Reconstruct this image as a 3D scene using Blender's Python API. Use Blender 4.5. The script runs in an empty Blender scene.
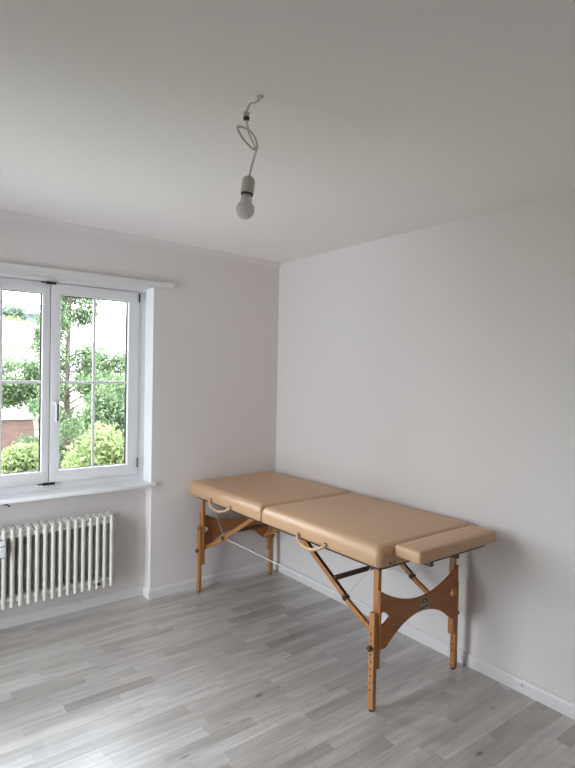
import bpy, bmesh, math, random
from mathutils import Vector, Matrix
R = math.radians
sc = bpy.context.scene
COL = sc.collection
random.seed(7)

# ------------------------------------------------------------------ materials
def newmat(name):
    m = bpy.data.materials.new(name); m.use_nodes = True
    nt = m.node_tree
    return m, nt, nt.nodes['Principled BSDF']

def plain(name, col, rough=0.5, bump=0.0, scale=60.0, spec=0.5, metal=0.0, vary=0.0):
    m, nt, p = newmat(name)
    p.inputs['Base Color'].default_value = (*col, 1)
    p.inputs['Roughness'].default_value = rough
    p.inputs['Specular IOR Level'].default_value = spec
    p.inputs['Metallic'].default_value = metal
    tc = nt.nodes.new('ShaderNodeTexCoord')
    n = nt.nodes.new('ShaderNodeTexNoise'); n.inputs['Scale'].default_value = scale; n.inputs['Detail'].default_value = 5
    nt.links.new(tc.outputs['Object'], n.inputs['Vector'])
    if bump:
        b = nt.nodes.new('ShaderNodeBump'); b.inputs['Strength'].default_value = bump; b.inputs['Distance'].default_value = 0.002
        nt.links.new(n.outputs['Fac'], b.inputs['Height']); nt.links.new(b.outputs['Normal'], p.inputs['Normal'])
    if vary:
        r = nt.nodes.new('ShaderNodeMixRGB'); r.inputs[1].default_value = (*[c * (1 - vary) for c in col], 1)
        r.inputs[2].default_value = (*[min(1, c * (1 + vary)) for c in col], 1)
        nt.links.new(n.outputs['Fac'], r.inputs[0]); nt.links.new(r.outputs[0], p.inputs['Base Color'])
    return m

def wood(name, dark, light, rough=0.35, stretch=(60, 60, 5)):
    m, nt, p = newmat(name)
    tc = nt.nodes.new('ShaderNodeTexCoord')
    mp = nt.nodes.new('ShaderNodeMapping'); mp.inputs['Scale'].default_value = stretch
    n = nt.nodes.new('ShaderNodeTexNoise'); n.inputs['Scale'].default_value = 1.0; n.inputs['Detail'].default_value = 6; n.inputs['Distortion'].default_value = 0.6
    r = nt.nodes.new('ShaderNodeValToRGB')
    r.color_ramp.elements[0].position = 0.3; r.color_ramp.elements[0].color = (*dark, 1)
    r.color_ramp.elements[1].position = 0.72; r.color_ramp.elements[1].color = (*light, 1)
    nt.links.new(tc.outputs['Object'], mp.inputs['Vector']); nt.links.new(mp.outputs['Vector'], n.inputs['Vector'])
    nt.links.new(n.outputs['Fac'], r.inputs['Fac']); nt.links.new(r.outputs['Color'], p.inputs['Base Color'])
    p.inputs['Roughness'].default_value = rough
    return m

def floor_material():
    m, nt, p = newmat('grey_washed_laminate')
    N, L = nt.nodes.new, nt.links.new
    tc = N('ShaderNodeTexCoord'); sx = N('ShaderNodeSeparateXYZ'); L(tc.outputs['Object'], sx.inputs[0])
    def math_(op, a, b=None):
        n = N('ShaderNodeMath'); n.operation = op
        for i, v in enumerate((a, b)):
            if v is None: continue
            if isinstance(v, (int, float)): n.inputs[i].default_value = v
            else: L(v, n.inputs[i])
        return n.outputs[0]
    yv = math_('DIVIDE', sx.outputs['Y'], 0.0645)
    row = math_('FLOOR', yv); fy = math_('SUBTRACT', yv, row)
    wr = N('ShaderNodeTexWhiteNoise'); wr.noise_dimensions = '1D'; L(row, wr.inputs['W'])
    xv = math_('ADD', math_('DIVIDE', sx.outputs['X'], 0.43), math_('MULTIPLY', wr.outputs['Value'], 7.3))
    colx = math_('FLOOR', xv); fx = math_('SUBTRACT', xv, colx)
    cb = N('ShaderNodeCombineXYZ'); L(colx, cb.inputs[0]); L(row, cb.inputs[1])
    wn = N('ShaderNodeTexWhiteNoise'); wn.noise_dimensions = '2D'; L(cb.outputs[0], wn.inputs['Vector'])
    # grain, shifted per strip
    off = N('ShaderNodeCombineXYZ'); L(math_('MULTIPLY', wn.outputs['Value'], 37.0), off.inputs[0]); L(math_('MULTIPLY', wn.outputs['Value'], 91.0), off.inputs[2])
    add = N('ShaderNodeVectorMath'); add.operation = 'ADD'; L(tc.outputs['Object'], add.inputs[0]); L(off.outputs[0], add.inputs[1])
    def grain(scale, sc_, det, dist):
        mp = N('ShaderNodeMapping'); mp.inputs['Scale'].default_value = scale; L(add.outputs[0], mp.inputs['Vector'])
        g = N('ShaderNodeTexNoise'); g.inputs['Scale'].default_value = sc_; g.inputs['Detail'].default_value = det; g.inputs['Distortion'].default_value = dist
        L(mp.outputs[0], g.inputs['Vector']); return g.outputs['Fac']
    g1 = grain((2.2, 75.0, 1), 1.0, 6, 0.25)
    g2 = grain((4.0, 22.0, 1), 1.0, 4, 0.3)
    base = N('ShaderNodeValToRGB')
    e = base.color_ramp.elements
    e[0].position = 0.0; e[0].color = (0.34, 0.308, 0.28, 1)
    e[1].position = 1.0; e[1].color = (0.575, 0.543, 0.51, 1)
    k = e.new(0.25); k.color = (0.435, 0.402, 0.371, 1)
    k = e.new(0.6); k.color = (0.51, 0.478, 0.447, 1)
    L(wn.outputs['Value'], base.inputs['Fac'])
    def ramp(v, a, b, ca, cb_):
        r = N('ShaderNodeMapRange'); r.inputs[1].default_value = a; r.inputs[2].default_value = b; r.inputs[3].default_value = ca; r.inputs[4].default_value = cb_
        L(v, r.inputs[0]); return r.outputs[0]
    f = math_('MULTIPLY', ramp(g1, 0.3, 0.7, 0.84, 1.08), ramp(g2, 0.32, 0.68, 0.82, 1.11))
    # knots
    vm = N('ShaderNodeMapping'); vm.inputs['Scale'].default_value = (3.4, 7.0, 1); L(add.outputs[0], vm.inputs['Vector'])
    vo = N('ShaderNodeTexVoronoi'); vo.inputs['Scale'].default_value = 1.0; L(vm.outputs[0], vo.inputs['Vector'])
    pick = N('ShaderNodeSeparateColor'); L(vo.outputs['Color'], pick.inputs[0])
    kn = ramp(vo.outputs['Distance'], 0.03, 0.11, 0.35, 1.0)
    sel = math_('GREATER_THAN', pick.outputs[0], 0.45)
    kn2 = math_('ADD', math_('MULTIPLY', kn, sel), math_('SUBTRACT', 1.0, sel))
    f = math_('MULTIPLY', f, kn2)
    # fine dark seams
    ey = math_('MINIMUM', fy, math_('SUBTRACT', 1.0, fy)); ex = math_('MINIMUM', fx, math_('SUBTRACT', 1.0, fx))
    s = math_('MULTIPLY', ramp(ey, 0.0, 0.03, 0.86, 1.0), ramp(ex, 0.0, 0.004, 0.8, 1.0))
    f = math_('MULTIPLY', f, s)
    mul = N('ShaderNodeVectorMath'); mul.operation = 'SCALE'; L(base.outputs['Color'], mul.inputs[0]); L(f, mul.inputs['Scale'])
    L(mul.outputs[0], p.inputs['Base Color'])
    p.inputs['Roughness'].default_value = 0.40
    p.inputs['Specular IOR Level'].default_value = 1.0
    p.inputs['Coat Weight'].default_value = 0.8; p.inputs['Coat Roughness'].default_value = 0.42; p.inputs['Coat IOR'].default_value = 1.55
    b = N('ShaderNodeBump'); b.inputs['Strength'].default_value = 0.15; b.inputs['Distance'].default_value = 0.001
    L(math_('MULTIPLY', g1, s), b.inputs['Height']); L(b.outputs['Normal'], p.inputs['Normal'])
    return m

def glass_material():
    m = bpy.data.materials.new('window_glass'); m.use_nodes = True
    nt = m.node_tree; nt.nodes.clear()
    o = nt.nodes.new('ShaderNodeOutputMaterial'); mx = nt.nodes.new('ShaderNodeMixShader')
    t = nt.nodes.new('ShaderNodeBsdfTransparent'); t.inputs[0].default_value = (0.97, 0.985, 0.975, 1)
    g = nt.nodes.new('ShaderNodeBsdfGlossy'); g.inputs['Roughness'].default_value = 0.02
    fr = nt.nodes.new('ShaderNodeFresnel'); fr.inputs['IOR'].default_value = 1.45
    nt.links.new(fr.outputs[0], mx.inputs[0]); nt.links.new(t.outputs[0], mx.inputs[1]); nt.links.new(g.outputs[0], mx.inputs[2])
    nt.links.new(mx.outputs[0], o.inputs[0])
    return m

def leaf_material(name, a, b):
    m = bpy.data.materials.new(name); m.use_nodes = True
    nt = m.node_tree; nt.nodes.clear(); N, L = nt.nodes.new, nt.links.new
    o = N('ShaderNodeOutputMaterial'); mx = N('ShaderNodeMixShader'); mx.inputs[0].default_value = 0.45
    d = N('ShaderNodeBsdfDiffuse'); t = N('ShaderNodeBsdfTranslucent')
    g = N('ShaderNodeNewGeometry'); r = N('ShaderNodeValToRGB')
    r.color_ramp.elements[0].color = (*a, 1); r.color_ramp.elements[1].color = (*b, 1)
    L(g.outputs['Random Per Island'], r.inputs['Fac']); L(r.outputs[0], d.inputs[0]); L(r.outputs[0], t.inputs[0])
    L(d.outputs[0], mx.inputs[1]); L(t.outputs[0], mx.inputs[2]); L(mx.outputs[0], o.inputs[0])
    return m

M = dict(
    wall=plain('white_wall_paint', (0.72, 0.68, 0.665), 0.85, bump=0.12, scale=220, spec=0.2),
    ceiling=plain('white_ceiling_paint', (0.84, 0.805, 0.785), 0.9, bump=0.1, scale=180, spec=0.2),
    trim=plain('white_trim_paint', (0.71, 0.69, 0.68), 0.45, bump=0.02, scale=40),
    sill=plain('white_sill_lacquer', (0.92, 0.93, 0.94), 0.3, bump=0.01, scale=30),
    window=plain('white_window_lacquer', (0.78, 0.78, 0.79), 0.38, bump=0.02, scale=50),
    handle=plain('white_handle_enamel', (0.75, 0.75, 0.75), 0.3),
    gasket=plain('dark_rubber', (0.03, 0.03, 0.035), 0.6),
    black=plain('black_plastic', (0.012, 0.012, 0.012), 0.4),
    hinge=plain('grey_hinge_metal', (0.12, 0.12, 0.13), 0.4, metal=0.6),
    radiator=plain('cream_radiator_enamel', (0.68, 0.66, 0.61), 0.4, bump=0.02, scale=30),
    meter=plain('white_meter_plastic', (0.8, 0.82, 0.85), 0.4),
    plug=plain('brown_grey_plug', (0.25, 0.2, 0.16), 0.5),
    leather=plain('tan_vinyl', (0.54, 0.330, 0.182), 0.44, bump=0.10, scale=500, spec=0.85, vary=0.04),
    strap=plain('tan_strap', (0.55, 0.36, 0.2), 0.55, bump=0.1, scale=300),
    beech=wood('light_oiled_beech', (0.33, 0.135, 0.038), (0.47, 0.21, 0.068)),
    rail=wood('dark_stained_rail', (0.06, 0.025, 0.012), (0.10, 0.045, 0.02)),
    panelwood=wood('brown_veneer', (0.31, 0.105, 0.022), (0.40, 0.145, 0.036), rough=0.5, stretch=(5, 60, 60)),
    emblem=plain('pale_olive_print', (0.33, 0.27, 0.15), 0.5),
    emblem_ink=plain('dark_olive_print', (0.035, 0.03, 0.015), 0.5),
    steel=plain('steel_cable', (0.6, 0.6, 0.6), 0.35, metal=0.7),
    brass=plain('brown_bolt_head', (0.09, 0.045, 0.02), 0.35, metal=0.3),
    hole=plain('rubber_foot', (0.03, 0.02, 0.015), 0.7),
    cable=plain('white_cable', (0.62, 0.61, 0.58), 0.5),
    socket=plain('white_ceramic', (0.58, 0.57, 0.52), 0.3),
    collar=plain('dark_collar', (0.05, 0.05, 0.045), 0.4),
    floor=floor_material(), glass=glass_material(),
    thuja=leaf_material('conifer_foliage', (0.045, 0.075, 0.042), (0.18, 0.24, 0.12)),
    bright=leaf_material('yellow_green_foliage', (0.08, 0.12, 0.045), (0.27, 0.32, 0.14)),
    bluegreen=leaf_material('grey_green_foliage', (0.05, 0.075, 0.055), (0.14, 0.18, 0.12)),
    bark=wood('grey_brown_bark', (0.04, 0.03, 0.025), (0.10, 0.075, 0.06), rough=0.9),
    palebark=wood('pale_bark', (0.22, 0.17, 0.12), (0.36, 0.28, 0.2), rough=0.9),
    lawn=plain('lawn_grass', (0.105, 0.115, 0.065), 0.95, bump=0.5, scale=30, vary=0.4),
    render_=plain('white_render', (0.75, 0.73, 0.7), 0.9, vary=0.03, scale=4),
    paleroof=plain('pale_roof_sheet', (0.7, 0.69, 0.68), 0.8, vary=0.03, scale=3),
    gutter=plain('brown_gutter', (0.24, 0.15, 0.09), 0.6),
    greywall=plain('blue_grey_render', (0.16, 0.18, 0.21), 0.9, vary=0.1, scale=3),
)

def brick_material():
    m, nt, p = newmat('red_brown_brick')
    tc = nt.nodes.new('ShaderNodeTexCoord'); mp = nt.nodes.new('ShaderNodeMapping'); mp.inputs['Rotation'].default_value = (R(90), 0, 0)
    b = nt.nodes.new('ShaderNodeTexBrick'); b.inputs['Scale'].default_value = 4.0
    b.inputs['Color1'].default_value = (0.075, 0.04, 0.032, 1); b.inputs['Color2'].default_value = (0.11, 0.055, 0.042, 1); b.inputs['Mortar'].default_value = (0.10, 0.075, 0.065, 1)
    nt.links.new(tc.outputs['Object'], mp.inputs['Vector']); nt.links.new(mp.outputs[0], b.inputs['Vector']); nt.links.new(b.outputs['Color'], p.inputs['Base Color'])
    p.inputs['Roughness'].default_value = 0.9
    return m
M['brick'] = brick_material()

def bulb_material():
    m, nt, p = newmat('frosted_bulb_glass')
    p.inputs['Base Color'].default_value = (0.8, 0.76, 0.74, 1); p.inputs['Roughness'].default_value = 0.25
    p.inputs['Transmission Weight'].default_value = 0.35; p.inputs['IOR'].default_value = 1.15
    return m
M['bulb'] = bulb_material()

# ------------------------------------------------------------------ mesh helpers
OFF = {}
def link(o, parent=None):
    COL.objects.link(o)
    if parent is not None:
        o.parent = parent; OFF[o.name] = OFF[parent.name]
    return o

def thing(name, label, cat, loc=(0, 0, 0), group=None, kind=None):
    o = bpy.data.objects.new(name, None); o.empty_display_size = 0.1
    COL.objects.link(o); o.location = loc; OFF[o.name] = Vector(loc)
    return tag(o, label, cat, group, kind)

def tag(o, label=None, cat=None, group=None, kind=None):
    if label: o['label'] = label
    if cat: o['category'] = cat
    if group: o['group'] = group
    if kind: o['kind'] = kind
    return o

def obj(name, bm, mat, parent=None, smooth=35, loc=None):
    """Link a bmesh given in world coordinates as one mesh object."""
    off = OFF[parent.name] if parent is not None else (Vector(loc) if loc else Vector((0, 0, 0)))
    if off.length: bmesh.ops.translate(bm, verts=bm.verts, vec=-off)
    bmesh.ops.recalc_face_normals(bm, faces=bm.faces)
    me = bpy.data.meshes.new(name); bm.to_mesh(me); bm.free()
    mats = mat if isinstance(mat, (list, tuple)) else [mat]
    for m in mats: me.materials.append(m)
    if smooth:
        for p in me.polygons: p.use_smooth = True
        me.set_sharp_from_angle(angle=R(smooth))
    o = bpy.data.objects.new(name, me)
    link(o, parent)
    if parent is None:
        o.location = off; OFF[o.name] = off
    return o

def box(bm, x0, x1, y0, y1, z0, z1, bev=0.0, seg=2):
    r = bmesh.ops.create_cube(bm, size=1.0)
    vs = r['verts']
    for v in vs:
        v.co = Vector((x0 if v.co.x < 0 else x1, y0 if v.co.y < 0 else y1, z0 if v.co.z < 0 else z1))
    if bev:
        es = list({e for v in vs for e in v.link_edges})
        bmesh.ops.bevel(bm, geom=es, offset=bev, segments=seg, affect='EDGES', profile=0.5)
    return bm

def B(*a, **k): return box(bmesh.new(), *a, **k)

def frame_axes(d):
    d = d.normalized()
    h = Vector((0, 0, 1)) if abs(d.z) < 0.9 else Vector((1, 0, 0))
    a = d.cross(h).normalized(); return a, d.cross(a).normalized()

def tube(bm, pts, r, n=10, cap=True):
    pts = [Vector(p) for p in pts]; rr = r if isinstance(r, (list, tuple)) else [r] * len(pts)
    rings = []; a = None
    for i, p in enumerate(pts):
        d = (pts[min(i + 1, len(pts) - 1)] - pts[max(i - 1, 0)]).normalized()
        if a is None: a, b = frame_axes(d)
        else:
            a = (a - d * a.dot(d)).normalized(); b = d.cross(a)
        rings.append([bm.verts.new(p + (a * math.cos(t) + b * math.sin(t)) * rr[i]) for t in [2 * math.pi * k / n for k in range(n)]])
    for i in range(len(rings) - 1):
        for k in range(n):
            bm.faces.new((rings[i][k], rings[i][(k + 1) % n], rings[i + 1][(k + 1) % n], rings[i + 1][k]))
    if cap:
        bm.faces.new(rings[0][::-1]); bm.faces.new(rings[-1])
    return bm

def T(pts, r, n=10): return tube(bmesh.new(), pts, r, n)

def spline(pts, k=6):
    pts = [Vector(p) for p in pts]; out = []
    P = [pts[0] * 2 - pts[1]] + pts + [pts[-1] * 2 - pts[-2]]
    for i in range(1, len(P) - 2):
        for j in range(k):
            t = j / k; a, b, c, d = P[i - 1], P[i], P[i + 1], P[i + 2]
            out.append(0.5 * ((2 * b) + (c - a) * t + (2 * a - 5 * b + 4 * c - d) * t * t + (3 * b - a - 3 * c + d) * t ** 3))
    out.append(pts[-1]); return out

def lathe(bm, prof, p0, axis, n=24):
    """prof: (distance along axis, radius)."""
    axis = Vector(axis).normalized(); a, b = frame_axes(axis); p0 = Vector(p0); rings = []
    for h, r in prof:
        rings.append([bm.verts.new(p0 + axis * h + (a * math.cos(t) + b * math.sin(t)) * max(r, 1e-4)) for t in [2 * math.pi * k / n for k in range(n)]])
    for i in range(len(rings) - 1):
        for k in range(n):
            bm.faces.new((rings[i][k], rings[i][(k + 1) % n], rings[i + 1][(k + 1) % n], rings[i + 1][k]))
    bm.faces.new(rings[0][::-1]); bm.faces.new(rings[-1])
    return bm

def bar(bm, p0, p1, w, h, up=(0, 0, 1), bev=0.002):
    """A bevelled rectangular bar from p0 to p1; w across, h towards up."""
    p0, p1 = Vector(p0), Vector(p1); d = (p1 - p0); ln = d.length; d.normalize()
    s = d.cross(Vector(up)).normalized(); u = s.cross(d).normalized()
    r = bmesh.ops.create_cube(bm, size=1.0); vs = r['verts']
    if bev:
        for v in vs: v.co = Vector((v.co.x * ln, v.co.y * w, v.co.z * h))
        es = list({e for v in vs for e in v.link_edges})
        res = bmesh.ops.bevel(bm, geom=es, offset=bev, segments=2, affect='EDGES', profile=0.5)
        vs = list({v for f in res['faces'] for v in f.verts} | {v for v in vs if v.is_valid})
    else:
        for v in vs: v.co = Vector((v.co.x * ln, v.co.y * w, v.co.z * h))
    c = (p0 + p1) / 2
    for v in vs: v.co = c + d * v.co.x + s * v.co.y + u * v.co.z
    return bm

def poly_prism(bm, outline, axis, a0, a1, holes=()):
    """Extrude a 2-D outline [(u,z)] along 'x' or 'y' between a0 and a1."""
    def P(u, z, a): return Vector((u, a, z)) if axis == 'y' else Vector((a, u, z))
    from mathutils.geometry import tessellate_polygon
    loops = [outline] + list(holes)
    flat = [p for l in loops for p in l]
    tris = tessellate_polygon([[Vector((u, z, 0)) for u, z in l] for l in loops])
    va = [bm.verts.new(P(u, z, a0)) for u, z in flat]; vb = [bm.verts.new(P(u, z, a1)) for u, z in flat]
    for t in tris:
        for vs in ((va[t[0]], va[t[1]], va[t[2]]), (vb[t[2]], vb[t[1]], vb[t[0]])):
            try: bm.faces.new(vs)
            except ValueError: pass
    s = 0
    for l in loops:
        n = len(l)
        for i in range(n):
            j = (i + 1) % n
            bm.faces.new((va[s + i], va[s + j], vb[s + j], vb[s + i]))
        s += n
    return bm

def rounded_rect(x0, x1, y0, y1, r, k=6):
    pts = []; rs = r if isinstance(r, (list, tuple)) else (r, r)   # radius at the y1 end, at the y0 end
    for sx_, sy_, r, a0 in ((1, 1, rs[1], 0), (0, 1, rs[1], 90), (0, 0, rs[0], 180), (1, 0, rs[0], 270)):
        cx = x1 - r if sx_ else x0 + r; cy = y1 - r if sy_ else y0 + r
        for i in range(k + 1):
            a = R(a0 + 90 * i / k); pts.append((cx + r * math.cos(a), cy + r * math.sin(a)))
    return pts

def cushion(bm, x0, x1, y0, y1, prof, r):
    """Padded slab: prof is a list of (inset, z) from the bottom up."""
    r = r if isinstance(r, (list, tuple)) else (r, r)
    rings = []
    for ins, z in prof:
        rings.append([bm.verts.new((px, py, z)) for px, py in rounded_rect(x0 + ins, x1 - ins, y0 + ins, y1 - ins, [max(q - ins * 0.6, 0.006) for q in r])])
    n = len(rings[0])
    for i in range(len(rings) - 1):
        for k in range(n):
            bm.faces.new((rings[i][k], rings[i][(k + 1) % n], rings[i + 1][(k + 1) % n], rings[i + 1][k]))
    bm.faces.new(rings[0][::-1]); bm.faces.new(rings[-1])
    return bm

def boolean_cut(o, cutter_bm):
    me = bpy.data.meshes.new('cut'); cutter_bm.to_mesh(me); cutter_bm.free()
    c = bpy.data.objects.new('cut', me); COL.objects.link(c); c.matrix_world = Matrix.Translation(OFF[o.name])
    c.location = OFF[o.name]
    for v in me.vertices: v.co = v.co - OFF[o.name]
    md = o.modifiers.new('holes', 'BOOLEAN'); md.operation = 'DIFFERENCE'; md.object = c; md.solver = 'EXACT'
    bpy.context.view_layer.update()
    dg = bpy.context.evaluated_depsgraph_get()
    new = bpy.data.meshes.new_from_object(o.evaluated_get(dg))
    o.modifiers.clear(); o.data = new
    bpy.data.objects.remove(c); bpy.data.meshes.remove(me)

# ------------------------------------------------------------------ the room
HC = 2.45                      # ceiling height
WX0, WX1 = -2.335, -1.057      # window niche
XL, YB = -3.45, -4.5            # far side of the room behind the camera
NY = 0.10                      # depth of the radiator niche
WT = 0.24
def struct(name, bm, mat, label, cat, smooth=0):
    return tag(obj(name, bm, mat, None, smooth), label, cat, kind='structure')

struct('floor', B(XL - .1, .1, YB - .1, .25, -.12, 0), M['floor'], 'grey washed laminate strip floor under the massage table', 'floor')
bm = B(XL - .1, .1, YB - .1, .1, HC, HC + .15)
for v in bm.verts:             # an old ceiling: a few millimetres per metre out of level
    v.co.z += -v.co.x * 0.0109 + v.co.y * 0.0061
struct('ceiling', bm, M['ceiling'], 'plain white ceiling above the bare bulb', 'ceiling')
ZW = 2.62
bm = bmesh.new()
box(bm, WX1, 0.0, 0, WT, 0, ZW)
box(bm, WX0, WX1, 0, WT, 2.142, ZW)
box(bm, WX0, WX1, NY, WT, 0, 0.80)
box(bm, XL, WX0, 0, WT, 0, ZW)
struct('wall_window', bm, M['wall'], 'white painted wall with the casement window and radiator niche', 'wall')
struct('wall_right', B(0, .15, YB, WT, 0, ZW), M['wall'], 'plain white wall alongside the massage table', 'wall')
bm = bmesh.new()               # the side of the room out of view has a glazed opening of its own
D0, D1, DT = -1.55, -.5, 2.15
box(bm, XL - WT, XL, YB, D0, 0, ZW); box(bm, XL - WT, XL, D1, WT, 0, ZW); box(bm, XL - WT, XL, D0, D1, DT, ZW); box(bm, XL - WT, XL, D0, D1, 0, .02)
struct('wall_left', bm, M['wall'], 'white wall out of view opposite the massage table', 'wall')
struct('wall_back', B(XL - WT, .15, YB - .15, YB, 0, ZW), M['wall'], 'white wall out of view behind the viewer', 'wall')

# cove between ceiling and window wall
bm = bmesh.new(); rc = 0.05
pr = [(0.0, 0.03), (0.0, -rc)] + [(-rc + rc * math.cos(R(a)), -rc + rc * math.sin(R(a))) for a in range(9, 90, 9)] + [(-rc, 0.0), (-rc, 0.03)]
va = []; vb = []
for y, z in pr:
    va.append(bm.verts.new((XL, y, HC + z + .0109 * -XL))); vb.append(bm.verts.new((0, y, HC + z)))
n = len(pr)
for i in range(n):
    bm.faces.new((va[i], va[(i + 1) % n], vb[(i + 1) % n], vb[i]))
bm.faces.new(va[::-1]); bm.faces.new(vb)
struct('trim_1', bm, M['wall'], 'softly rounded cove between window wall and ceiling', 'trim', 40)

def baseboard(name, path, label, h=0.068, t=0.014):
    """path: floor points, room on the right-hand side when walking along it."""
    bm = bmesh.new(); prof = [(0, 0), (t, 0), (t, h - .016), (t * .55, h - .004), (t * .3, h), (0, h)]
    pts = [Vector((*p, 0)) for p in path]; rings = []
    for i, p in enumerate(pts):
        ds = []
        if i: ds.append((p - pts[i - 1]).normalized())
        if i < len(pts) - 1: ds.append((pts[i + 1] - p).normalized())
        ns = [Vector((d.y, -d.x, 0)) for d in ds]
        nn = sum(ns, Vector()) ; nn = nn / max(nn.dot(ns[0]), 1e-6)
        rings.append([bm.verts.new(p + nn * a + Vector((0, 0, z))) for a, z in prof])
    k = len(prof)
    for i in range(len(rings) - 1):
        for j in range(k):
            bm.faces.new((rings[i][j], rings[i][(j + 1) % k], rings[i + 1][(j + 1) % k], rings[i + 1][j]))
    bm.faces.new(rings[0]); bm.faces.new(rings[-1][::-1])
    return struct(name, bm, M['trim'], label, 'baseboard')
baseboard('baseboard_window', [(XL, 0), (WX0, 0), (WX0, NY), (WX1, NY), (WX1, 0), (-.0005, 0)], 'white baseboard running along window wall and into radiator niche')
baseboard('baseboard_right', [(0, -.014), (0, YB)], 'white baseboard along the wall beside the massage table')

# ------------------------------------------------------------------ window
FY = 0.13                      # room face of the frame
win = thing('window_1', 'white double casement window with thin glazing bars above the radiator', 'window', ((WX0 + WX1) / 2, FY, .8), kind='structure')
def rect_frame(bm, x0, x1, z0, z1, w, y0, y1, bev=.003):
    """Four mitred members as one ring."""
    wl, wr, wb, wt = w
    o = [(x0, z0), (x1, z0), (x1, z1), (x0, z1)]; i_ = [(x0 + wl, z0 + wb), (x1 - wr, z0 + wb), (x1 - wr, z1 - wt), (x0 + wl, z1 - wt)]
    V = lambda L, y: [bm.verts.new((x, y, z)) for x, z in L]
    of, if_, ob, ib = V(o, y0), V(i_, y0), V(o, y1), V(i_, y1)
    edges = []
    for k in range(4):
        j = (k + 1) % 4
        bm.faces.new((of[k], of[j], if_[j], if_[k])); bm.faces.new((ob[k], ib[k], ib[j], ob[j]))
        bm.faces.new((of[k], ob[k], ob[j], of[j])); bm.faces.new((if_[k], if_[j], ib[j], ib[k]))
    bm.edges.ensure_lookup_table()
    if bev:
        fv = set(of + if_)
        es = [e for e in bm.edges if e.verts[0] in fv and e.verts[1] in fv and ((e.verts[0] in of) == (e.verts[1] in of))]
        bmesh.ops.bevel(bm, geom=es, offset=bev, segments=2, affect='EDGES', profile=.5)
    return bm
FZ0, FZ1 = 0.803, 2.16
obj('frame', rect_frame(bmesh.new(), WX0, WX1, FZ0, FZ1, (.055, .055, .05, .045), FY, FY + .07), M['window'], win)
obj('head_casing', B(WX0, WX1, FY - .012, FY + .002, 2.118, 2.16, bev=.003), M['window'], win)
SY0, SY1 = FY - .018, FY + .042
SZ0, SZ1 = .852, 2.112
MX = -1.695                    # where the casements meet
def casement(x0, x1, gx0, gx1, hinge_x, with_handle):
    s = obj('casement', rect_frame(bmesh.new(), x0, x1, SZ0, SZ1, (gx0 - x0, x1 - gx1, .073, .067), SY0, SY1), M['window'], win)
    gz0, gz1 = SZ0 + .073, SZ1 - .067
    obj('glass_pane', B(gx0 - .004, gx1 + .004, FY + .026, FY + .030, gz0 - .004, gz1 + .004), M['glass'], s, 0)
    obj('gasket', rect_frame(bmesh.new(), gx0, gx1, gz0, gz1, (.003, .007, .003, .005), FY + .014, FY + .026, 0), M['gasket'], s, 0)
    mx, mz = (gx0 + gx1) / 2, 1.487
    obj('muntin', B(mx - .009, mx + .009, FY + .012, FY + .026, gz0, gz1, bev=.003), M['window'], s)
    obj('muntin', B(gx0, gx1, FY + .0125, FY + .0255, mz - .009, mz + .009, bev=.003), M['window'], s)
    for z0, z1 in ((.90, .965), (2.045, 2.105)):
        obj('hinge', T([(hinge_x, SY0 - .004, z0), (hinge_x, SY0 - .004, z1)], .0055, 12), M['hinge'] if z0 < 1 else M['black'], s)
    if with_handle:
        hx, hz = x0 + .026, 1.345
        obj('handle_rosette', B(hx - .014, hx + .014, SY0 - .008, SY0, hz - .032, hz + .032, bev=.004), M['handle'], s)
        bm = bmesh.new(); tube(bm, [(hx, SY0 - .006, hz + .012), (hx, SY0 - .04, hz + .012)], .009, 14)
        tube(bm, spline([(hx, SY0 - .036, hz + .018), (hx + .002, SY0 - .044, hz - .01), (hx + .003, SY0 - .045, hz - .06), (hx + .003, SY0 - .043, hz - .105)], 5), [.009] * 6 + [.0085] * 5 + [.008] * 5, 14)
        obj('handle', bm, M['handle'], s)
        obj('handle_shade_strip', B(hx + .004, hx + .013, SY0 - .056, SY0 - .046, hz - .10, hz + .008, bev=.002), M['black'], s)  # black strip added in place of the shadow beside the lever
    return s
casement(MX + .0025, -1.118, -1.634, -1.188, -1.116, True)
casement(-2.285, MX - .0025, -2.197, -1.741, -2.290, False)
# dark catches covering the gap at head and foot of the meeting stiles
for z, w in ((2.112, .03), (.847, .036)):
    bm = bmesh.new()
    box(bm, MX - w, MX + w, SY0 - .010, SY0 + .002, z - .010, z + .007, bev=.004)
    tube(bm, [(MX - w - .03, SY0 - .004, z - .001), (MX - w + .01, SY0 - .004, z - .001)], .004, 8)
    tube(bm, [(MX - .012, SY0 - .012, z - .001), (MX + .02, SY0 - .012, z)], .006, 8)
    obj('gap_catch', bm, M['black'], win)
bm = B(WX0 - .03, -1.035, -.035, NY, .781, .803, bev=.004); box(bm, WX0, WX1, NY - .002, FY + .01, .781, .803)
obj('window_sill', bm, M['sill'], win)
bm = B(WX1 - .004, WX1, .001, FY, .803, 2.142); box(bm, WX0, WX0 + .004, .001, FY, .803, 2.142)
obj('reveal_lining', bm, M['sill'], win, 0)

# bare radiator-niche screw hook below the sill
bm = T(spline([(-1.946, NY, .752), (-1.944, NY - .02, .752), (-1.933, NY - .028, .748), (-1.924, NY - .024, .738)], 4), .004, 8)
tube(bm, [(-1.946, NY - .004, .752), (-1.946, NY, .752)], .009, 10)
tag(obj('wall_hook', bm, M['black'], None, 35, (-1.946, NY, .752)), 'tiny dark hook screwed into the wall just under the window sill', 'hook')

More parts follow.
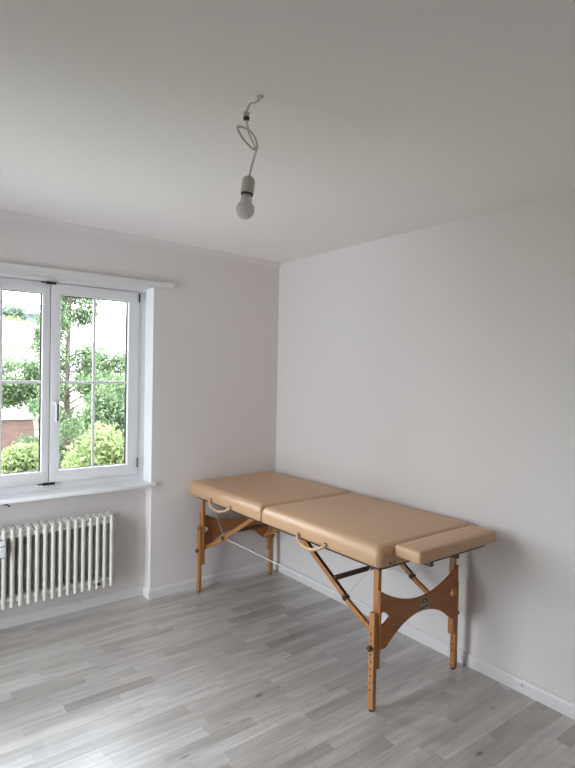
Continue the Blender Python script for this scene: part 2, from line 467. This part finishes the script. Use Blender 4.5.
# curtain rail along the top of the window
rail = thing('curtain_rail', 'slim white curtain rail board on the wall just above the window', 'curtain rail', (-2.1, 0, 2.146))
RX0, RX1 = -3.1, -.935
prof = [(0, 2.181), (-.038, 2.178), (-.042, 2.172), (-.042, 2.150), (-.039, 2.146), (-.034, 2.146), (-.034, 2.150), (-.024, 2.150), (-.024, 2.146), (0, 2.146)]
obj('rail_board', poly_prism(bmesh.new(), prof, 'x', RX0, RX1), M['trim'], rail, 0)
obj('end_cap', B(RX1, RX1 + .003, -.043, 0, 2.145, 2.182, bev=.001), M['trim'], rail)
obj('track', B(RX0, WX1 + .0, -.0335, -.0245, 2.147, 2.1500), M['gasket'], rail, 0)

# ------------------------------------------------------------------ radiator
PITCH = .0452; RXE = -1.338
nsec = 22
rad = thing('radiator', 'cream white column radiator in the niche under the window', 'radiator', (RXE - PITCH * 10, .02, .1705))
RZ0, RZ1 = .172, .622
def section(x):
    bm = bmesh.new()
    for y in (-.026, .016, .058):
        tube(bm, spline([(x, y, RZ0 + .002), (x, y, RZ0 + .006), (x, y, RZ0 + .03), (x, y, RZ1 - .03), (x, y, RZ1 - .006), (x, y, RZ1 - .002)], 2), [.005, .009, .012, .0125, .0125, .0125, .0125, .0125, .012, .009, .005][:11], 12)
    for z in (RZ0 + .036, RZ1 - .036):       # heads joining the columns
        bar(bm, (x, -.026, z), (x, .058, z), .022, .052, bev=.009)
        tube(bm, [(x - PITCH / 2, .016, z), (x + PITCH / 2, .016, z)], .021, 14)
        tube(bm, [(x - PITCH / 2, -.008, z), (x + PITCH / 2, -.008, z)], .019, 14)
    return obj('section', bm, M['radiator'], rad)
first = section(RXE)
for k in range(1, nsec):
    c = first.copy(); COL.objects.link(c); c.parent = rad; c.location.x = -k * PITCH
for z in (RZ0 + .036, RZ1 - .036):
    bm = T([(RXE + PITCH / 2, .016, z), (RXE + PITCH / 2 + .012, .016, z)], .016, 6)
    obj('end_plug', bm, M['radiator'], rad)
    obj('plug_screw', T([(RXE + PITCH / 2 + .012, .016, z), (RXE + PITCH / 2 + .016, .016, z)], .006, 8), M['plug'], rad)
obj('drain_valve', T([(RXE - PITCH * 1.9, -.030, RZ0 + .025), (RXE - PITCH * 1.9, -.044, RZ0 + .022)], .009, 10), M['black'], rad)
for k in (6, 16):
    obj('wall_bracket', B(RXE - PITCH * (k + .5) - .012, RXE - PITCH * (k + .5) + .012, .05, NY, RZ0 + .02, RZ0 + .045), M['radiator'], rad)
bm = B(-2.005, -1.968, -.066, -.038, .478, .572, bev=.004)
hm = obj('heat_meter', bm, M['meter'], rad)
obj('display', B(-2.0, -1.972, -.0668, -.0655, .541, .545), M['black'], hm, 0)
obj('display', B(-2.0, -1.968, -.0668, -.0655, .476, .4785), M['black'], hm, 0)
obj('spot_screw', T([(-1.5, NY - .0135, .05), (-1.5, NY - .0165, .05)], .004, 8), M['plug'], bpy.data.objects['baseboard_window'])
obj('spot_screw', T([(-.0135, -2.117, .042), (-.0165, -2.117, .042)], .0045, 8), M['plug'], bpy.data.objects['baseboard_right'])

# ------------------------------------------------------------------ massage table
CX, CY = -.410, -.930
tab = thing('massage_table', 'portable massage table with tan vinyl pads and folding beech legs', 'massage table', (CX, CY, 0))
PB, PT = .702, .803            # underside and top of the pads
def pad_prof(zb, zt, r):
    p = [(.012, zb), (.003, zb + .003), (0, zb + .010), (0, zt - r - .004)]
    for a in range(15, 91, 15): p.append((r - r * math.cos(R(a)), zt - .006 - r + r * math.sin(R(a))))
    return p + [(r + .04, zt - .003), (r + .09, zt - .001), (r + .16, zt)]
PX0, PX1 = -.790, -.032
YE0, YE1 = -1.866, -.016
for y0, y1, rr in ((CY + .001, YE1, (.012, .042)), (YE0, CY - .001, (.036, .026))):
    obj('pad', cushion(bmesh.new(), PX0, PX1, y0, y1, pad_prof(PB, PT, .046), rr), M['leather'], tab, 60)
    bm = bmesh.new()           # the wooden case under each pad
    a, b = (y0 + .012, y1 - .045) if y0 > CY - .1 else (y0 + .045, y1 - .012)
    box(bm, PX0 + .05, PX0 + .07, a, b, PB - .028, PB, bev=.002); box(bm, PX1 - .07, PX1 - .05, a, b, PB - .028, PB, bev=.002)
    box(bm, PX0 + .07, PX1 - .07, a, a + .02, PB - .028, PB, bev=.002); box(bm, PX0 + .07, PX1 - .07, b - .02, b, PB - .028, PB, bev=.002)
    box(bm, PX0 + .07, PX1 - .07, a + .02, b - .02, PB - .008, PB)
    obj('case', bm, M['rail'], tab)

def mir(y, far): return 2 * CY - y if far else y
def legs(far):
    def bx(bm, x0, x1, y0, y1, z0, z1, bev=0.0):
        ya, yb = sorted((mir(y0, far), mir(y1, far))); return box(bm, x0, x1, ya, yb, z0, z1, bev)
    yo, yi = -1.790, -1.757    # outer and inner face of the posts
    for sgn in (-1, 1):
        def X(d0, d1): return sorted((CX + sgn * d0, CX + sgn * d1))
        a, b = X(.279, .302)
        lg = obj('leg', bx(bmesh.new(), a, b, yo, yi, .195, PB, .004), M['beech'], tab)
        c, d = X(.302, .326)
        bm = bx(bmesh.new(), c, d, yo - .001, yi - .001, .008, .462, .004)
        ym = mir((yo + yi) / 2, far)
        tube(bm, [(c, ym, .460), (d, ym, .460)], .0165, 16)
        ex = obj('leg_extension', bm, M['beech'], lg)
        cut = bmesh.new()
        for k in range(9):
            z = .10 + k * .033
            if abs(z - .298) < .014: continue
            tube(cut, [(c - .01, ym, z), (d + .01, ym, z)], .0048, 10)
        boolean_cut(ex, cut)
        obj('rubber_foot', T([((c + d) / 2, ym, 0), ((c + d) / 2, ym, .010)], .0125, 14), M['hole'], lg)
        e = CX + sgn * .326; w = CX + sgn * .279
        bm = bmesh.new(); lathe(bm, [(0, .0105), (.004, .0105), (.006, .014), (.014, .014), (.019, .009)], (e, ym, .298), (sgn, 0, 0), 16)
        obj('leg_knob', bm, M['brass'], lg)
        bm = bmesh.new(); lathe(bm, [(0, .009), (.006, .009), (.009, .004)], (w, ym, .298), (-sgn, 0, 0), 14)
        obj('bolt', bm, M['brass'], lg)
        bm = bmesh.new(); lathe(bm, [(0, .009), (.006, .009), (.009, .004)], (w, ym, .36), (-sgn, 0, 0), 14)
        obj('bolt', bm, M['brass'], lg)
    # curved end panel on the outside of the posts
    top = [(s, .470 + .092 * (abs(s) / .29) ** 1.9) for s in [-.301 + .602 * i / 36 for i in range(37)]]
    bot = [(s, .400 - .106 * (abs(s) / .250) ** 2.1) for s in [.252 - .504 * i / 30 for i in range(31)]]
    out = [(CX + s, z) for s, z in top] + [(CX + .301, .47), (CX + .297, .40), (CX + .290, .290)] + [(CX + s, z) for s, z in bot] + [(CX - .290, .290), (CX - .297, .40), (CX - .301, .47)]
    holes = []
    for sgn in (-1, 1):
        h = [(.290, .404), (.280, .400), (.268, .404), (.236, .424), (.231, .432), (.236, .440), (.268, .463), (.280, .466), (.290, .462)]
        holes.append([(CX + sgn * s, z) for s, z in h])
    y0, y1 = sorted((mir(yo - .0125, far), mir(yo, far)))
    pn = obj('end_panel', poly_prism(bmesh.new(), out, 'y', y0, y1, holes), M['panelwood'], tab, 25)
    md = pn.modifiers.new('edge', 'BEVEL'); md.width = .0015; md.segments = 2; md.limit_method = 'ANGLE'; md.angle_limit = R(50)
    if not far: emblem(pn, y0)
    # folding struts, their hinge blocks, cross rail and the stay cables
    P = lambda x, y, z: (x, mir(y, far), z)
    for sgn in (-1, 1):
        x = CX + sgn * .258
        A, H, E_ = P(x, -1.135, .676), P(x, -1.530, .437), P(x, -1.783, .300)
        bm = bmesh.new(); bar(bm, A, H, .020, .026, bev=.003)
        st = obj('strut', bm, M['beech'], tab)
        a_, h_ = Vector(A), Vector(H); nn = (h_ - a_).cross(Vector((1, 0, 0))).normalized()
        if nn.z < 0: nn = -nn
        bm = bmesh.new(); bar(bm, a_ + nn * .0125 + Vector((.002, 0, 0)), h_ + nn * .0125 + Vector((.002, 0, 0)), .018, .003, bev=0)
        obj('strut_shade_strip', bm, M['rail'], st, 0)  # dark strip laid on the upper face, painting in its shaded side
        bm = bmesh.new(); dy = (Vector(E_) - Vector(H)).normalized()
        bar(bm, Vector(H) - dy * .02 + Vector((0, 0, -.006)), Vector(E_) + Vector((0, 0, .008)), .021, .024, bev=.003)
        obj('lower_strut', bm, M['beech'], st)
        bm = bmesh.new(); tube(bm, [(x - .014, H[1], H[2]), (x + .014, H[1], H[2])], .015, 16)
        tube(bm, [(x - .018, H[1], H[2]), (x + .018, H[1], H[2])], .007, 10)
        obj('strut_hinge', bm, M['brass'], st)
        Cb = P(x - sgn * .0 , -1.745, .690)
        obj('stay_cable', T([(x, H[1], H[2] + .004), Cb], .0018, 8), M['steel'], st)
        bm = bmesh.new(); box(bm, x - .014, x + .014, min(A[1], mir(-1.110, far)) - .012, max(A[1], mir(-1.110, far)) + .012, PB - .045, PB - .007, bev=.003)
        obj('strut_bracket', bm, M['brass'], st)
    bm = bmesh.new(); bar(bm, P(CX - .258, -1.438, .507), P(CX + .258, -1.438, .507), .022, .022, bev=.003)
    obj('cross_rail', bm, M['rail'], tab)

def emblem(pn, y0):
    """Small printed mark on the near panel: a round-topped badge over a lettered band."""
    cx, cz = CX + .020, .432
    arch = [(cx - .040, cz - .033), (cx + .046, cz - .028), (cx + .048, cz - .012), (cx + .038, cz - .004)]
    arch += [(cx + .002 + .030 * math.cos(R(a)), cz + .004 + .032 * math.sin(R(a))) for a in range(0, 181, 15)] + [(cx - .036, cz - .008), (cx - .046, cz - .018)]
    em = obj('emblem', poly_prism(bmesh.new(), arch, 'y', y0 - .0008, y0 + .0002), M['emblem'], pn, 0)
    inner = [(cx + .002 + .024 * math.cos(R(a)), cz + .003 + .026 * math.sin(R(a))) for a in range(0, 181, 15)]
    hill = [(cx - .012, cz + .004), (cx + .004, cz + .023), (cx + .016, cz + .004), (cx + .008, cz + .006), (cx + .003, cz + .014), (cx - .004, cz + .005)]
    bm = poly_prism(bmesh.new(), inner, 'y', y0 - .0011, y0 - .0007)
    x = cx - .038                                # the band: small strokes, too fine to read
    for i, w in enumerate((.007, .006, .007, .004, .006, .007, .004, .006, .006)):
        box(bm, x, x + w, y0 - .0011, y0 - .0007, cz - .024 + i * .0006, cz - .012 + i * .0006); x += w + .003
    obj('emblem_print', bm, M['emblem_ink'], em, 0)
    obj('emblem_peak', poly_prism(bmesh.new(), hill, 'y', y0 - .0014, y0 - .0010), M['emblem'], em, 0)
legs(False); legs(True)
for sgn in (-1, 1):
    x = CX + sgn * .258
    obj('long_cable', T([(x, -1.530, .437), (x, mir(-1.530, True), .437)], .0034, 8), M['cable'], tab)
# carrying handles on the side facing the window
for ya, yb in ((-1.290, -1.505), (-.354, -.600)):
    bm = bmesh.new()
    pts = spline([(PX0 + .002, ya, PB + .018), (PX0 - .012, ya - .004, PB + .006), (PX0 - .018, ya - .035, PB - .018), (PX0 - .018, (ya + yb) / 2, PB - .030), (PX0 - .018, yb + .04, PB - .010), (PX0 - .012, yb + .004, PB + .008), (PX0 + .002, yb, PB + .018)], 5)
    tube(bm, pts, .0085, 10)
    h = obj('carry_handle', bm, M['strap'], tab)
    for y in (ya, yb):
        bm = bmesh.new(); lathe(bm, [(0, .012), (.003, .012), (.005, .008), (.006, .004)], (PX0 + .001, y, PB + .018), (-1, 0, 0), 14)
        obj('grommet', bm, M['brass'], h)
# cover screws on the short end
bm = bmesh.new()
for x in (CX - .31, CX - .285):
    lathe(bm, [(0, .006), (.003, .006), (.005, .002)], (x, YE0 + .001, PB + .016), (0, -1, 0), 10)
obj('outlet_ring', bm, M['brass'], tab)
# end cushion hooked onto the near end
ec = obj('end_cushion', cushion(bmesh.new(), -.697, -.098, -2.016, -1.868, [(.006, .748), (.001, .750), (0, .755), (0, .790), (.003, .797), (.010, .801), (.03, .803), (.05, .804)], .012), M['leather'], tab, 60)
obj('cushion_board', B(-.600, -.195, -2.004, -1.85, .736, .7485, bev=.002), M['rail'], ec)
for x in (-.50, -.30): obj('cushion_peg', B(x - .012, x + .012, -1.93, -1.72, .676, .7055, bev=.003), M['rail'], ec); obj('peg_block', B(x - .014, x + .014, -1.93, -1.90, .7055, .737, bev=.002), M['rail'], ec)

# ------------------------------------------------------------------ bare bulb
BY = -2.051
pend = thing('pendant_bulb', 'bare frosted bulb hanging from the ceiling on a looped white cable', 'light bulb', (-1.599, BY, HC + .0109 * 1.599 - .0061 * 2.051))
ZC = HC + .0109 * 1.599 - .0061 * 2.051
bm = bmesh.new(); lathe(bm, [(0, .011), (.004, .010), (.008, .005)], (-1.599, BY, ZC), (0, 0, -1), 14)
obj('ceiling_plug', bm, M['cable'], pend)
bm = bmesh.new()
tube(bm, spline([(-1.597, BY, ZC - .004), (-1.606, BY, 2.438), (-1.622, BY, 2.428), (-1.636, BY, 2.420), (-1.645, BY, 2.400), (-1.650, BY, 2.386)], 5), .0022, 8)
tube(bm, spline([(-1.601, BY + .004, ZC - .004), (-1.612, BY + .006, 2.432), (-1.628, BY + .006, 2.427), (-1.640, BY + .005, 2.414), (-1.646, BY + .004, 2.396), (-1.648, BY + .003, 2.386)], 5), .0020, 8)
obj('supply_wires', bm, M['cable'], pend)
obj('terminal_block', B(-1.659, -1.641, BY - .008, BY + .008, 2.374, 2.390, bev=.003), M['cable'], pend)
obj('terminal_cap', B(-1.658, -1.642, BY - .007, BY + .007, 2.363, 2.375, bev=.002), M['collar'], pend)
cab = [(-1.650, 0, 2.366), (-1.638, .002, 2.327), (-1.619, .004, 2.300), (-1.612, .004, 2.286), (-1.622, .002, 2.281), (-1.643, -.004, 2.287), (-1.666, -.006, 2.300), (-1.683, -.005, 2.323), (-1.679, -.004, 2.334), (-1.647, -.005, 2.334), (-1.625, -.007, 2.319), (-1.611, -.006, 2.292), (-1.614, -.002, 2.270), (-1.626, 0, 2.228), (-1.636, 0, 2.186)]
obj('cable', T(spline([(x, BY + y, z) for x, y, z in cab], 7), .0033, 10), M['cable'], pend)
S0 = Vector((-1.636, BY, 2.190)); AX = (Vector((-1.652, BY, 2.053)) - S0).normalized()
bm = bmesh.new(); lathe(bm, [(0, .008), (.003, .014), (.010, .0195), (.016, .021), (.055, .0215), (.057, .019)], S0, AX, 24)
obj('lamp_socket', bm, M['socket'], pend, 40)
bm = bmesh.new(); lathe(bm, [(.055, .020), (.060, .020), (.062, .016)], S0, AX, 24)
obj('socket_collar', bm, M['collar'], pend)
bm = bmesh.new(); pr = [(.058, .0145), (.066, .0150), (.074, .0185)]
for a in range(-55, 91, 9): pr.append((.108 + .0295 * math.sin(R(a)), .0295 * math.cos(R(a))))
lathe(bm, pr, S0, AX, 28)
obj('bulb_glass', bm, M['bulb'], pend, 60)

# ------------------------------------------------------------------ outside
GZ = -1.3
struct('ground', B(-40, 60, .3, 90, GZ - .2, GZ), M['lawn'], 'lawn of the garden beyond the window', 'ground')
def leaves(name, blobs, n, size, mat, parent, seed, flat=1.0, inner=.35):
    """blobs: (centre, radii). Each leaf is a small folded quad."""
    rnd = random.Random(seed); off = OFF[parent.name]
    vol = [b[1][0] * b[1][1] * b[1][2] for b in blobs]; V = sum(vol); vs = []; fs = []
    for (c, rad_), v in zip(blobs, vol):
        for _ in range(max(1, int(n * v / V))):
            d = Vector((rnd.gauss(0, 1), rnd.gauss(0, 1), rnd.gauss(0, 1))).normalized()
            k = (inner + (1 - inner) * rnd.random()) * (.85 + .3 * rnd.random())
            p = Vector((c[0] + d.x * rad_[0] * k, c[1] + d.y * rad_[1] * k, c[2] + d.z * rad_[2] * k)) - off
            u = Vector((rnd.gauss(0, 1), rnd.gauss(0, 1), rnd.gauss(0, flat))).normalized()
            w = u.cross(Vector((rnd.gauss(0, 1), rnd.gauss(0, 1), rnd.gauss(0, 1)))).normalized()
            s = size * (.6 + .8 * rnd.random()); b = len(vs)
            f = u.cross(w) * s * .18
            vs += [p - u * s, p - w * s * .42 + f, p + u * s, p + w * s * .42 + f]
            fs += [(b, b + 1, b + 2), (b, b + 2, b + 3)]
    me = bpy.data.meshes.new(name); me.from_pydata([tuple(v) for v in vs], [], fs); me.materials.append(mat)
    o = bpy.data.objects.new(name, me); link(o, parent); return o

def blob_cloud(c, r, n, seed, rs=(.25, .45)):
    rnd = random.Random(seed); out = []
    for _ in range(n):
        d = Vector((rnd.gauss(0, 1), rnd.gauss(0, 1), rnd.gauss(0, 1))).normalized() * rnd.random() ** .4
        q = rs[0] + (rs[1] - rs[0]) * rnd.random()
        out.append(((c[0] + d.x * r[0], c[1] + d.y * r[1], c[2] + d.z * r[2]), (q * 1.15, q * 1.15, q * .8)))
    return out

# tall loose conifer, trunk seen through the right casement
t = thing('conifer_tree', 'tall loose conifer with a dark slim trunk outside the right casement', 'tree', (.17, 6.6, GZ))
rnd = random.Random(3)
bm = T(spline([(.17, 6.6, GZ), (.20, 6.6, .2), (.19, 6.6, 1.4), (.22, 6.62, 2.6), (.27, 6.65, 3.9)], 4), [.065 - .0025 * i for i in range(17)], 10)
blobs = []
for i in range(66):
    z = -.2 + 4.2 * i / 66; a = rnd.random() * 6.28; ln = (.66 - .08 * z) * (.6 + .6 * rnd.random())
    e = (.20 + ln * math.cos(a), 6.6 + ln * math.sin(a), z + .25 * ln)
    tube(bm, spline([(.20, 6.6, z - .05), (.20 + ln * .5 * math.cos(a), 6.6 + ln * .5 * math.sin(a), z + .2 * ln), e], 3), [.018, .015, .012, .010, .008, .006, .004], 6)
    if rnd.random() < .82:
        for f in (.62, 1.0): blobs.append(((.20 + ln * f * math.cos(a), 6.6 + ln * f * math.sin(a), z + .2 * ln - .02), (.25, .25, .19)))
obj('trunk', bm, M['bark'], t)
leaves('foliage', blobs, 15000, .040, M['thuja'], t, 5)
# rounder shrub-like tree to the right of it
def bush(name, label, cat, c, r, nb, n, size, mat, seed, rs, bark='bark', stem=.05):
    t = thing(name, label, cat, (c[0], c[1], GZ)); rnd = random.Random(seed + 50)
    bl = blob_cloud(c, r, nb, seed, rs)
    bm = T([(c[0], c[1], GZ), (c[0] + .02, c[1], (GZ + c[2]) / 2), (c[0], c[1], c[2])], [stem, stem * .85, stem * .6], 8)
    for b in bl[:14]:
        p = b[0]; z0 = GZ + (c[2] - GZ) * (.35 + .6 * rnd.random())
        tube(bm, spline([(c[0], c[1], z0), ((c[0] + p[0]) / 2, (c[1] + p[1]) / 2, (z0 + p[2]) / 2 + .05), p], 3), [stem * .45 * (1 - i / 8) for i in range(7)], 6)
    obj('stem', bm, M[bark], t)
    leaves('foliage', bl, n, size, mat, t, seed); return t
bush('thuja_bush', 'dense dark green thuja with a rounded top outside the right casement', 'bush', (1.50, 7.9, .75), (.68, .6, 1.40), 60, 12000, .05, M['thuja'], 11, (.24, .38))
bush('golden_shrub', 'low yellow-green shrub close to the right casement', 'bush', (-.02, 3.92, .15), (.46, .28, .66), 34, 6500, .036, M['bright'], 12, (.18, .28))
bush('spreading_shrub', 'mid green shrub filling the bottom corner beside the golden shrub', 'bush', (.58, 5.2, .45), (.52, .28, 1.10), 56, 11000, .040, M['thuja'], 13, (.17, .27))
bush('clipped_bush', 'broad green bush at the bottom of the left casement', 'bush', (-.84, 5.35, .0), (.40, .30, .42), 30, 7000, .038, M['bright'], 14, (.17, .26))
# slim tree with a pale forked stem beyond the broad bush
t = thing('forked_tree', 'small tree with pale forked stem in front of the brick garden wall', 'tree', (.22, 8.6, GZ))
bm = T(spline([(.22, 8.6, GZ), (.20, 8.6, -.2), (.17, 8.6, .12), (.12, 8.6, .5), (.0, 8.6, 1.0)], 3), [.075 - .003 * i for i in range(13)], 9)
tube(bm, spline([(.18, 8.6, .1), (.30, 8.6, .42), (.36, 8.62, .8), (.45, 8.62, 1.3)], 3), [.05 - .003 * i for i in range(10)], 8)
tube(bm, spline([(.21, 8.6, -.1), (.40, 8.58, .22), (.62, 8.55, .36)], 3), [.035 - .003 * i for i in range(7)], 8)
obj('stem', bm, M['palebark'], t)
leaves('crown', blob_cloud((-.05, 8.6, 1.2), (.75, .5, .5), 30, 21, (.2, .32)), 6500, .05, M['thuja'], t, 22)
# garden wall of brick
struct_wall = thing('brick_garden_wall', 'low red-brown brick garden wall behind the forked tree', 'garden wall', (1.0, 10.3, GZ))
obj('masonry', B(-4, 3.2, 10.2, 10.45, GZ, .42), M['brick'], struct_wall, 0)
obj('coping', B(-4.05, 3.25, 10.15, 10.5, .42, .48, bev=.01), M['render_'], struct_wall)
# neighbouring house
hs = thing('neighbour_house', 'white rendered low house with pale roof and brown gutter beyond the garden', 'house', (.5, 16, GZ))
obj('wall', B(-7, 1.75, 14.4, 19, GZ, 2.25), M['render_'], hs, 0)
bm = poly_prism(bmesh.new(), [(13.9, 2.28), (16.7, 3.2), (19.5, 2.28), (19.5, 2.18), (13.9, 2.18)], 'x', -7.3, 1.95)
obj('roof', bm, M['paleroof'], hs, 0)
obj('gutter', T([(-7.3, 13.86, 2.24), (1.95, 13.86, 2.24)], .05, 10), M['gutter'], hs)
for x in (-2.6, -.2):
    w = obj('window', B(x - .5, x + .5, 14.37, 14.42, .4, 1.6), M['window'], hs, 0)
    obj('pane', B(x - .43, x + .43, 14.36, 14.372, .47, 1.53), M['greywall'], w, 0)
gh = thing('grey_house', 'distant blue-grey house with a dark roof above the white roof', 'house', (5.2, 31, GZ))
obj('wall', B(3.9, 6.2, 30, 34, GZ, 4.75), M['greywall'], gh, 0)
obj('roof', poly_prism(bmesh.new(), [(29.6, 4.75), (32, 5.5), (34.4, 4.75)], 'x', 3.7, 6.4), M['greywall'], gh, 0)
bush('distant_tree', 'grey-green distant tree beside the blue-grey house', 'tree', (3.0, 27, 3.6), (.75, .7, 1.2), 30, 2600, .13, M['bluegreen'], 31, (.35, .55), stem=.14)
bush('roofline_shrub', 'row of pale green growth just above the white roof ridge', 'bush', (2.0, 22, 3.2), (1.6, .6, .55), 34, 3000, .10, M['bright'], 33, (.3, .45), stem=.1)

# ------------------------------------------------------------------ second window, out of view (daylight from the side)
w2 = thing('unseen_window_2', 'white framed full-height glazed opening out of view in the wall opposite the massage table', 'window', (XL - .1, (D0 + D1) / 2, .02), kind='structure')
def yframe(y0, y1, z0, z1, w, x0, x1):
    bm = bmesh.new(); box(bm, x0, x1, y0, y0 + w, z0, z1); box(bm, x0, x1, y1 - w, y1, z0, z1); box(bm, x0, x1, y0 + w, y1 - w, z0, z0 + w); box(bm, x0, x1, y0 + w, y1 - w, z1 - w, z1); return bm
obj('frame', yframe(D0, D1, .02, DT, .06, XL - .16, XL - .1), M['window'], w2, 0)
obj('glass_pane', B(XL - .132, XL - .128, D0 + .06, D1 - .06, .08, DT - .06), M['glass'], w2, 0)

# ------------------------------------------------------------------ light
w = bpy.data.worlds.new('overcast'); sc.world = w; w.use_nodes = True
nt = w.node_tree; bg = nt.nodes['Background']
tc = nt.nodes.new('ShaderNodeTexCoord'); sx = nt.nodes.new('ShaderNodeSeparateXYZ'); rp = nt.nodes.new('ShaderNodeValToRGB')
nt.links.new(tc.outputs['Generated'], sx.inputs[0]); nt.links.new(sx.outputs['Z'], rp.inputs['Fac'])
rp.color_ramp.elements[0].color = (.46, .49, .54, 1); rp.color_ramp.elements[1].color = (1.20, 1.28, 1.42, 1)
nt.links.new(rp.outputs[0], bg.inputs['Color']); bg.inputs['Strength'].default_value = 6.0
def portal(name, loc, rot, sx_, sy_):
    l = bpy.data.lights.new(name, 'AREA'); l.shape = 'RECTANGLE'; l.size = sx_; l.size_y = sy_; l.cycles.is_portal = True
    o = bpy.data.objects.new(name, l); COL.objects.link(o); o.location = loc; o.rotation_euler = rot
portal('window_daylight', ((WX0 + WX1) / 2, WT + .02, 1.48), (R(-90), 0, 0), WX1 - WX0, 1.36)
portal('side_daylight', (XL - WT - .02, (D0 + D1) / 2, 1.085), (0, R(-90), 0), 2.15, D1 - D0)

# ------------------------------------------------------------------ camera
cam = bpy.data.cameras.new('camera'); co = bpy.data.objects.new('camera', cam); COL.objects.link(co)
cam.sensor_fit = 'VERTICAL'; cam.sensor_height = 36.0; cam.lens = 542.56 / 768 * 36.0; cam.clip_start = .02; cam.clip_end = 300
r_ = Vector((.79384, -.60784, .018684)); u_ = Vector((-.004691, .024602, .999686)); f_ = Vector((.608106, .793681, -.016679))
m = Matrix((r_, u_, -f_)).transposed().to_4x4(); m.translation = (-2.58564, -3.51182, 1.56137)
co.matrix_world = m; sc.camera = co

sc.view_settings.view_transform = 'Standard'; sc.view_settings.look = 'None'
sc.view_settings.gamma = 1; sc.view_settings.use_curve_mapping = False
sc.view_settings.exposure = 1.79
sc.cycles.max_bounces = 16; sc.cycles.diffuse_bounces = 12; sc.cycles.transparent_max_bounces = 16
